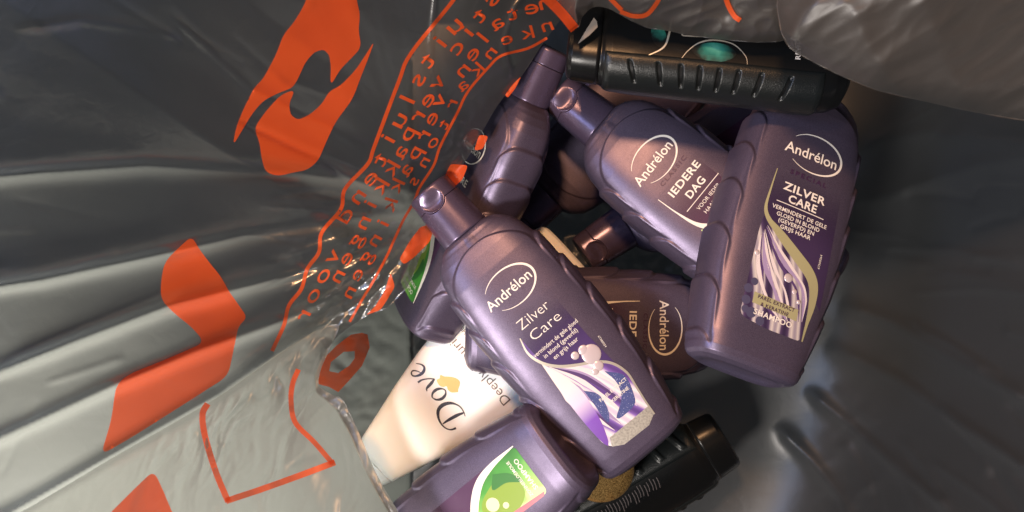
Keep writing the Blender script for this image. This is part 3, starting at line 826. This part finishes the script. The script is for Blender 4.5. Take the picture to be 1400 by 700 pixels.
# ------------------------------------------------------------------ gold cap and cream wedge
def lathe(prof, n=72):
    V = []; F = []
    for (r, z) in prof:
        for k in range(n):
            a = 2 * np.pi * k / n; V.append((r * math.cos(a), r * math.sin(a), z))
    F = grid_faces(len(prof), n, True)
    return np.array(V), F
g = thing('gold_cap', 'gold glittering rounded cap showing under the corner of the front bottle', 'cap')
x, y, z = P(824, 644, .080)
g.location = (x, y, z); g.rotation_euler = (math.radians(10), math.radians(10), 0)
prof = [(.0225, -.030), (.0225, -.002), (.0220, .002), (.0205, .005), (.0175, .0068), (.012, .0078), (.006, .0082), (.0002, .0083)]
new_mesh('dome', *lathe(prof), GOLD, g)
new_mesh('rim', *lathe([(.0232, -.032), (.0238, -.030), (.0238, -.012), (.0232, -.010), (.0226, -.010)]), GOLD, g)

wedge = np.array([(790, 60), (800, 43), (812, 24), (816, 29), (817, 37), (806, 48)], float)
zt, zb = .188, .183
Vw = [P(px, py, zt - .0001 * (py - 20)) for px, py in wedge] + [P(px + 1, py, zb - .0001 * (py - 20)) for px, py in wedge]
nW = len(wedge)
wd = new_mesh('plastic_tag', Vw, [tuple(range(nW))[::-1], tuple(range(nW, 2 * nW))] + [(i, (i + 1) % nW, nW + (i + 1) % nW, nW + i) for i in range(nW)], mat_plain('pale_grey_plastic', (.16, .14, .125), .5), None, False)
wd['label'] = 'small pale pointed plastic piece beside the cap of the slotted black bottle'; wd['category'] = 'tag'

# ------------------------------------------------------------------ the bag
bag = thing('plastic_bag', 'grey see-through plastic bag with mirrored orange print, open round the heap of bottles', 'plastic bag')

def seg_dist(px, py, pts):
    """distance to a polyline, and how far along it (0..1)"""
    best = np.full(np.shape(px), 1e9); along = np.zeros(np.shape(px)); sgn = np.zeros(np.shape(px))
    pts = np.asarray(pts, float); n = len(pts) - 1
    for i in range(n):
        a, b = pts[i], pts[i + 1]; d = b - a; l2 = d @ d
        t = np.clip(((px - a[0]) * d[0] + (py - a[1]) * d[1]) / l2, 0, 1)
        qx = px - a[0] - t * d[0]; qy = py - a[1] - t * d[1]
        r = np.hypot(qx, qy); k = r < best
        best = np.where(k, r, best); along = np.where(k, (i + t) / n, along)
        sgn = np.where(k, np.sign(d[0] * qy - d[1] * qx), sgn)
    return best, along, sgn

def crease(px, py, pts, width, amp, grow=True):
    d, s, sg = seg_dist(px, py, pts)
    w = width * (0.35 + 0.9 * (1 - s)) if grow else width
    d = np.maximum(np.sqrt(d * d + 6.0) - 2.4495, 0)
    taper = np.clip(np.minimum(s / .12, (1 - s) / .12), 0, 1)
    return amp * taper * np.exp(-(d / w)**1.25)

# the sheet hanging over the left of the heap
EDGE = [(930, -260), (850, -110), (787, 0), (770, 22), (742, 60), (716, 100), (682, 142), (655, 188), (640, 215), (620, 240), (598, 262), (592, 290), (590, 316), (574, 352), (557, 392), (530, 420), (500, 433), (464, 458), (445, 480), (430, 512), (432, 536), (458, 557), (478, 592), (498, 640), (516, 675), (534, 705), (568, 765), (620, 850)]
FAR = [(520, -520), (300, -500), (100, -470), (-80, -420), (-220, -330), (-300, -240), (-350, -150), (-380, -60), (-390, 20), (-400, 100), (-400, 180), (-400, 250), (-400, 320), (-400, 400), (-400, 470), (-400, 540), (-400, 610), (-400, 690), (-400, 770), (-400, 860), (-400, 950), (-380, 1040), (-360, 1120)]
CREASES = [
    ([(585, 268), (470, 243), (330, 234), (200, 226), (60, 236), (-120, 250)], 12, -.0033),
    ([(585, 285), (470, 300), (330, 322), (200, 352), (60, 382), (-120, 410)], 11, -.0033),
    ([(580, 322), (480, 352), (360, 385), (230, 418), (100, 468), (-80, 540)], 11, -.0033),
    ([(560, 350), (480, 395), (380, 440), (270, 480), (150, 530), (0, 600), (-120, 660)], 9, -.0028),
    ([(550, 380), (480, 420), (400, 470), (300, 540), (160, 620), (20, 700), (-80, 750)], 10, -.0039),
    ([(520, 205), (430, 165), (350, 125), (290, 70), (220, 10)], 10, .0010),
    ([(250, 52), (190, 38), (110, 28), (20, 40)], 9, .0008),
    ([(640, 190), (600, 130), (590, 60), (600, -40)], 7, .0010),
    ([(700, 110), (690, 60), (705, 10), (740, -40)], 6, .0012),
]
_r = random.Random(11)
for k in range(22):                                    # short fine gathers where the film is pinched by the heap
    a0 = math.radians(150 + 85 * (k + _r.random()) / 22); r0 = _r.uniform(25, 90); r1 = r0 + _r.uniform(70, 260)
    pts = [(592 + r * math.cos(a0 + da), 292 - .9 * r * -math.sin(a0 + da) * -1) for r, da in ((r0, 0), ((r0 + r1) / 2, _r.uniform(-.05, .05)), (r1, _r.uniform(-.1, .1)))]
    pts = [(x, 292 + (292 - y) * -1) for x, y in pts]
    CREASES.append((pts, _r.uniform(3, 5.5), _r.choice((-1, 1)) * _r.uniform(.0004, .0010)))
for k in range(26):                                    # faint straight creases where the bag was once folded
    x0, y0 = _r.uniform(-60, 520), _r.uniform(-40, 620); a0 = math.atan2(y0 - 290, x0 - 640) + _r.uniform(-.7, .7); l0 = _r.uniform(50, 190)
    CREASES.append(([(x0, y0), (x0 + l0 * math.cos(a0), y0 + l0 * math.sin(a0))], _r.uniform(2.5, 4.5), _r.choice((-1, 1)) * _r.uniform(.00012, .00040)))
def z_sheet(px, py):
    px = np.asarray(px, float); py = np.asarray(py, float)
    d, s, sg = seg_dist(px, py, EDGE)
    inside = d
    z = .114 + .00030 * inside - .026 * np.exp(-((px - 585) / 45)**2 - ((py - 280) / 42)**2) + .022 * (1 - np.exp(-inside / 60)) * 0.5
    z = z + .000018 * np.clip(350 - py, -300, 500)
    for pts, w, a in CREASES: z = z + crease(px, py, pts, w * 1.0, a * 2.3)
    # fan of finer gathers running into the heap
    ang = np.arctan2(py - 285, 590 - px); r = np.hypot(px - 590, py - 285)
    gath = noise(ang * 8, r / 520, 5) * .0005 + noise(ang * 22, r / 300, 9) * .00012
    z = z + gath * smooth(20, 120, r) * (1 - smooth(420, 800, r) * .6)
    z = z + noise(px / 260, py / 220, 2) * .0028 + noise(px / 60, py / 50, 7) * .0003
    crumple = np.exp(-(seg_dist(px, py, [(640, 215), (560, 330), (520, 400), (470, 440)])[0] / 55)**2)
    z = z + crumple * (ridged(px / 26, py / 22, 11) - 1) * .0014
    return z
es = catmull(EDGE, 420); fs = catmull(FAR, 420)
rr = np.r_[np.linspace(0, .5, 260) , np.linspace(.5, 1, 120)[1:]]
PX = es[:, 0][:, None] + (fs[:, 0] - es[:, 0])[:, None] * rr[None, :]
PY = es[:, 1][:, None] + (fs[:, 1] - es[:, 1])[:, None] * rr[None, :]
X, Y, Z = P(PX, PY, z_sheet(PX, PY))
sheet = new_mesh('film_sheet', np.c_[X.ravel(), Y.ravel(), Z.ravel()], grid_faces(*PX.shape), FILM, bag)

def print_on(name, VF, zf, parent, off=.0006, mat=ORANGE):
    V, F = VF
    z = zf(V[:, 0], V[:, 1]) + off
    x, y, z = P(V[:, 0], V[:, 1], z)
    o = new_mesh(name, np.c_[x, y, z], F, mat, parent, True)
    if sum(p.normal.z * p.area for p in o.data.polygons) < 0: o.data.flip_normals()
    return o
def sub(pts, ox, oy, k): return [(ox + x / k, oy + y / k) for x, y in pts]
def closed(pts, n): return catmull(np.vstack([pts, pts[:1]]), n)[:-1]

print_on('printed_arrow', fill_poly(rounded(sub([(243, -60), (240, 0), (205, 60), (175, 95), (155, 150), (120, 215), (95, 240), (65, 300), (45, 350), (37, 398), (60, 360), (90, 310), (120, 275), (160, 255), (200, 240), (215, 215), (235, 170), (260, 142), (285, 135), (300, 150), (305, 180), (303, 237), (330, 190), (360, 160), (388, 130), (380, 80), (385, 40), (375, 0), (370, -60)], 300, 0, 2), 14, 7), 4), z_sheet, sheet)
print_on('printed_arrow', fill_poly(rounded(sub([(425, 110), (400, 150), (370, 195), (330, 235), (300, 250), (280, 285), (245, 315), (215, 328), (195, 315), (190, 285), (207, 245), (170, 258), (130, 300), (95, 350), (110, 390), (115, 430), (125, 470), (160, 482), (200, 472), (240, 465), (270, 440), (300, 370), (320, 330), (365, 270), (385, 215), (405, 165)], 300, 0, 2), 14, 7), 4), z_sheet, sheet)
print_on('printed_arrow', fill_poly(rounded([(262, 323), (245, 338), (225, 358), (220, 385), (220, 410), (240, 430), (262, 447), (280, 468), (230, 490), (180, 510), (165, 520), (158, 532), (152, 575), (138, 622), (180, 598), (240, 560), (312, 514), (319, 480), (326, 446), (338, 434), (325, 415), (312, 397), (302, 378), (287, 360), (272, 340)], 14, 7), 4), z_sheet, sheet)
print_on('printed_border', stroke([(660, -60), (620, 0), (562, 73), (545, 112), (512, 200), (503, 224), (472, 258), (466, 286), (440, 318), (436, 345), (420, 368), (412, 395), (395, 418), (388, 445), (372, 480)], 5.2, 220), z_sheet, sheet)
print_on('printed_border', stroke([(748, 52), (722, 66), (686, 76), (668, 92), (640, 125), (625, 155), (602, 200), (593, 226), (574, 256), (566, 276), (552, 300), (538, 330), (528, 352), (510, 385), (495, 410), (478, 440)], 3.6, 220), z_sheet, sheet)
for poly in ([(616, 224), (640, 226), (632, 246), (618, 258), (604, 250)], [(655, 184), (668, 186), (660, 204), (648, 206)], [(702, 114), (713, 104), (704, 122), (694, 134), (690, 130)],
             [(595, 305), (588, 330), (566, 352), (552, 362), (546, 354), (560, 330), (575, 310)], [(534, 372), (540, 392), (528, 412), (520, 424), (500, 431), (512, 420), (526, 398)]):
    print_on('printed_patch', fill_poly(rounded(poly, 4, 3), 4), z_sheet, sheet)

def letters_on(name, s, path, cap, zf, parent, width_k=1.55):
    """mirrored lettering (the print is seen from inside): reads from the top right to the bottom left"""
    c = np.asarray(path, float); n = len(s)
    cc = catmull(c, 400); pos = np.linspace(0, 1, n)
    for i, ch in enumerate(s):
        if ch == ' ': continue
        k = int(pos[i] * 399); p = cc[k]; k0, k1 = max(0, k - 14), min(399, k + 14)
        d = cc[k1] - cc[k0]; d /= np.hypot(*d)
        up = np.array((-abs(d[1]), -abs(d[0]) if d[0] < 0 else abs(d[0])))
        up = np.array((d[1], -d[0])); up = up if up[0] < 0 else -up
        V, F, w = glyphs(ch, .004)
        sc_ = cap * .88 * (1.0 - .15 * pos[i])
        off = V[:, 0] * sc_ * width_k * 1.0
        hgt = (V[:, 1] + .12) * sc_ + .12 * off
        print_on(name, (p[None, :] + off[:, None] * d[None, :] + hgt[:, None] * up[None, :], F), zf, parent, .0007)
letters_on('printed_letter', 'uitsluitend voor', [(622, 36), (605, 56), (592, 74), (580, 93), (560, 135), (545, 168), (527, 200), (516, 230), (494, 262), (468, 305), (465, 330), (449, 363), (435, 390), (415, 432)], 26, z_sheet, sheet)
letters_on('printed_letter', 'plastic verpakkingen', [(725, -62), (690, -20), (664, 10), (650, 32), (628, 60), (612, 90), (586, 135), (557, 185), (545, 215), (522, 255), (505, 285), (495, 310), (478, 345), (462, 378)], 25, z_sheet, sheet)
letters_on('printed_letter', 'metalen verpakkingen', [(752, 4), (725, 12), (700, 20), (680, 32), (650, 68), (637, 92), (608, 125), (585, 175), (572, 200), (560, 225), (540, 262), (530, 295), (512, 330), (495, 362), (478, 400)], 23, z_sheet, sheet)
letters_on('printed_letter', 'nkenkartons', [(748, 36), (722, 46), (697, 52), (677, 65), (660, 88), (640, 110), (624, 128), (612, 160), (603, 180), (590, 198), (581, 220), (566, 248)], 20, z_sheet, sheet)

# the crumpled fold at the lower left
FTOP = [(-300, 860), (-120, 775), (20, 705), (160, 622), (290, 547), (380, 484), (432, 452), (463, 444), (454, 470), (443, 494), (437, 512), (437, 528), (455, 540), (470, 548), (490, 590), (511, 640), (528, 672), (546, 702), (580, 760), (640, 850)]
def z_fold(px, py):
    px = np.asarray(px, float); py = np.asarray(py, float)
    d1 = seg_dist(px, py, FTOP[:8])[0]; d2 = seg_dist(px, py, FTOP[7:])[0]
    z = z_sheet(px, py) + .004
    z = z + .016 * (1 - np.exp(-d1 / 45)) * (1 - .6 * np.exp(-d2 / 40)) + .0001 * d1
    z = z - .0015 * np.exp(-d2 / 6) 
    u = px * .94 + py * .34; v = -px * .34 + py * .94          # crumples run down the sheet
    wob = noise(px / 70, py / 70, 31)
    near = np.exp(-(seg_dist(px, py, [(290, 570), (380, 500), (460, 440)])[0] / 75)**2)
    cr = ridged(u / 40 + .5 * wob, v / 150, 21, 2) - 1.0
    z = z + cr * (.0014 + .0060 * near) * smooth(4, 40, d1)
    z = z + (ridged(u / 15 + .6 * wob, v / 46, 41, 2) - 1) * (.0002 + .0016 * near) * smooth(2, 20, d1)
    z = z + noise(px / 130, py / 110, 44) * .004 * smooth(0, 80, d1)
    z = z + .010 * np.exp(-(seg_dist(px, py, [(500, 700), (440, 610), (430, 560)])[0] / 40)**2)
    return z
ftop = catmull(FTOP, 420)
far = np.c_[np.interp(np.linspace(0, 1, 420), [0, .3, .7, 1], [-300, -200, 240, 640]), np.full(420, 0.) + np.interp(np.linspace(0, 1, 420), [0, .3, 1], [900, 1000, 1000])]
rr = np.linspace(0, 1, 240)**1.15
PX = ftop[:, 0][:, None] + (far[:, 0] - ftop[:, 0])[:, None] * rr[None, :]
PY = ftop[:, 1][:, None] + (far[:, 1] - ftop[:, 1])[:, None] * rr[None, :]
X, Y, Z = P(PX, PY, z_fold(PX, PY))
fold = new_mesh('film_fold', np.c_[X.ravel(), Y.ravel(), Z.ravel()], grid_faces(*PX.shape), FILM_FOLD, bag)
def poly_stroke(corners, w):
    parts = []
    for i in range(len(corners) - 1):
        a, b = np.array(corners[i], float), np.array(corners[i + 1], float)
        d = (b - a) / np.hypot(*(b - a)); parts.append(stroke([a - d * w * .35, (a + b) / 2, b + d * w * .35], w, max(6, int(np.hypot(*(b - a)) / 4))))
    return parts
print_on('printed_outline', stroke([(284, 552), (277, 566), (280, 595), (295, 645), (312, 686)], 8.5, 60), z_fold, fold, .0010)
print_on('printed_outline', stroke([(309, 685), (360, 668), (410, 650), (458, 632)], 8.5, 60), z_fold, fold, .0012)
print_on('printed_outline', stroke([(455, 634), (430, 605), (404, 578), (398, 550), (400, 525), (408, 505)], 7, 60), z_fold, fold, .0014)
print_on('printed_arrow', fill_poly(rounded([(210, 643), (180, 672), (150, 702), (110, 745), (270, 760), (236, 702), (222, 668)], 14, 7), 4), z_fold, fold, .0010)

# the bag's own wall and floor
_r2 = random.Random(5); WALL_FINE = []
for k in range(34):
    x0, y0 = _r2.uniform(1120, 1380), _r2.uniform(190, 690); a0 = math.atan2(y0 - 330, x0 - 960) + _r2.uniform(-.35, .35); l0 = _r2.uniform(60, 220)
    WALL_FINE.append(([(x0, y0), (x0 + l0 * .5 * math.cos(a0), y0 + l0 * .5 * math.sin(a0)), (x0 + l0 * math.cos(a0 + .08), y0 + l0 * math.sin(a0 + .08))], _r2.uniform(3, 7), _r2.choice((-1, 1)) * _r2.uniform(.0009, .0026)))
def z_wall(px, py):
    px = np.asarray(px, float); py = np.asarray(py, float)
    dl = np.clip(560 - px, 0, None); dr = px - (1165 - .00055 * np.clip(py - 330, 0, 700)**2); dr = 60 * np.logaddexp(0, dr / 60)
    dt = np.clip(30 - py, 0, None); db = np.clip(py - 760, 0, None)
    z = -.030 + .00042 * dl + .00050 * dr + .0004 * dt + .0004 * db + .053 * (1 - np.exp(-(dr / 130.)**2)) + .038 * (1 - np.exp(-dl / 40.))
    right = smooth(1080, 1200, px + .0 * py)
    # creases running out to the right
    for pts, w, a in [([(1150, 415), (1220, 440), (1320, 500), (1430, 560)], 11, .0040), ([(1130, 470), (1230, 520), (1330, 590), (1430, 660)], 10, .0032),
                      ([(1100, 530), (1160, 580), (1230, 640), (1310, 710)], 6, .0026), ([(1060, 580), (1110, 630), (1150, 680), (1170, 740)], 7, .0026),
                      ([(1160, 280), (1250, 255), (1340, 225), (1440, 210)], 18, .0030), ([(1180, 350), (1260, 360), (1380, 390), (1460, 420)], 18, .0022),
                      ([(1170, 200), (1260, 180), (1360, 190), (1460, 190)], 16, .0030)]:
        z = z + crease(px, py, pts, w, a * 1.9, False)
    for pts, w, a in WALL_FINE: z = z + crease(px, py, pts, w, a, False)
    z = z + noise(px / 200, py / 200, 51) * .003
    mid = np.exp(-((px - 850) / 130)**4 - ((py - 270) / 190)**4) + .45 * np.exp(-((px - 500) / 90)**4 - ((py - 520) / 150)**4)
    z = z + (ridged(px / 44, py / 36, 71, 2) - 1) * .0050 * mid + (ridged(px / 60, py / 22 + px / 60, 73, 1) - 1) * .0012 * mid
    z = z + (ridged(px / 70, py / 60, 81, 2) - 1) * .0020 * right * np.exp(-(np.hypot(px - 1110, py - 640) / 120)**2)
    z = np.where(z > .24, .24 + .14 * (1 - np.exp(-np.clip(z - .24, 0, None) / .14)), z)      # the mouth of the bag stays well below the eye
    return z
gx = np.arange(330, 1900, 4.0); gy = np.arange(-420, 1100, 4.0)
PX, PY = np.meshgrid(gx, gy)
X, Y, Z = P(PX, PY, z_wall(PX, PY))
cut = (PX < np.interp(PY, [-420, -60, 0, 73, 112, 200, 258, 318, 368, 440, 560, 1100], [860, 664, 624, 568, 550, 517, 478, 446, 424, 392, 350, 340])).ravel()
wall = new_mesh('film_base', np.c_[X.ravel(), Y.ravel(), Z.ravel()], [f[::-1] for f in grid_faces(*PX.shape) if not cut[list(f)].all()], FILM_DARK, bag)
print_on('printed_ring', fill_poly(np.array(sub([(505, 215), (511, 250), (490, 300), (455, 340), (425, 372), (400, 358), (370, 350), (368, 310), (385, 280), (420, 245), (460, 215), (490, 210)], 250, 350, 2)), 3,
    [np.array(sub([(470, 260), (440, 262), (405, 290), (400, 315), (425, 320), (455, 300), (470, 280)], 250, 350, 2))]), z_wall, wall)

# flaps of the bag's mouth at the top
def flap(name, edge, far_dy, zf, mat, nr=150, n=300):
    e = catmull(edge, n); r = np.linspace(0, 1, nr)**1.3
    PX = np.repeat(e[:, 0][:, None], nr, 1) + (0.25 * far_dy) * r[None, :] * 0
    PY = e[:, 1][:, None] + (-far_dy) * r[None, :]
    X, Y, Z = P(PX, PY, zf(PX, PY))
    return new_mesh(name, np.c_[X.ravel(), Y.ravel(), Z.ravel()], grid_faces(*PX.shape), mat, bag)
E1 = [(735, -40), (762, 2), (776, 22), (790, 38), (797, 22), (812, 10), (832, 12), (858, 26), (884, 38), (912, 42), (940, 48), (985, 54), (1030, 58), (1064, 57), (1090, 48), (1130, 30)]
def z_flap1(px, py):
    px = np.asarray(px, float); py = np.asarray(py, float)
    d = seg_dist(px, py, E1)[0]
    z = .205 + .00035 * d - .010 * np.exp(-d / 10)
    z = z + (ridged(px / 74 + py / 140, py / 52, 91, 2) - 1) * .0026 + noise(px / 130, py / 100, 93) * .007
    return z
flap1 = flap('film_flap', E1, 420, z_flap1, FILM_MATTE)
for pts, w in (([(745, -5), (768, 18), (786, 40)], 14), ([(848, 16), (866, 22), (884, 20), (898, 4), (904, -10)], 6), ([(990, -10), (996, 8), (1004, 22), (1012, 28)], 7), ([(850, 14), (840, 4), (826, -10)], 6)):
    print_on('printed_border', stroke(pts, w, 60), z_flap1, flap1, .0010)
E2 = [(1066, -60), (1062, 10), (1068, 44), (1080, 66), (1110, 84), (1150, 104), (1200, 124), (1270, 140), (1340, 155), (1420, 168), (1600, 190), (1900, 210)]
E2b = np.array(E2, float)
def z_flap2(px, py):
    px = np.asarray(px, float); py = np.asarray(py, float)
    d = seg_dist(px, py, E2)[0]
    z = .255 + .00018 * d - .010 * np.exp(-d / 22)
    for pts, w, a in [([(1075, 60), (1100, 20), (1140, -30)], 18, .004), ([(1240, 140), (1190, 70), (1160, 0)], 24, .002), ([(1330, 150), (1290, 80), (1260, -20)], 30, .002)]:
        z = z + crease(px, py, pts, w, a, False)
    return z + noise(px / 260 + py / 300, py / 240, 95) * .006 + noise(px / 90 + py / 60, py / 150, 97) * .0008 + (ridged(px / 95 + py / 80, py / 120, 98, 2) - 1) * .0011
e = catmull(E2, 300); r = np.linspace(0, 1, 150)**1.3
fx = np.interp(np.linspace(0, 1, 300), [0, .12, 1], [1300, 1350, 1900]); fy = np.full(300, -420.)
PX = e[:, 0][:, None] + (fx - e[:, 0])[:, None] * r[None, :]; PY = e[:, 1][:, None] + (fy - e[:, 1])[:, None] * r[None, :]
X, Y, Z = P(PX, PY, z_flap2(PX, PY))
flap2 = new_mesh('film_flap', np.c_[X.ravel(), Y.ravel(), Z.ravel()], grid_faces(*PX.shape), FILM_MATTE, bag)
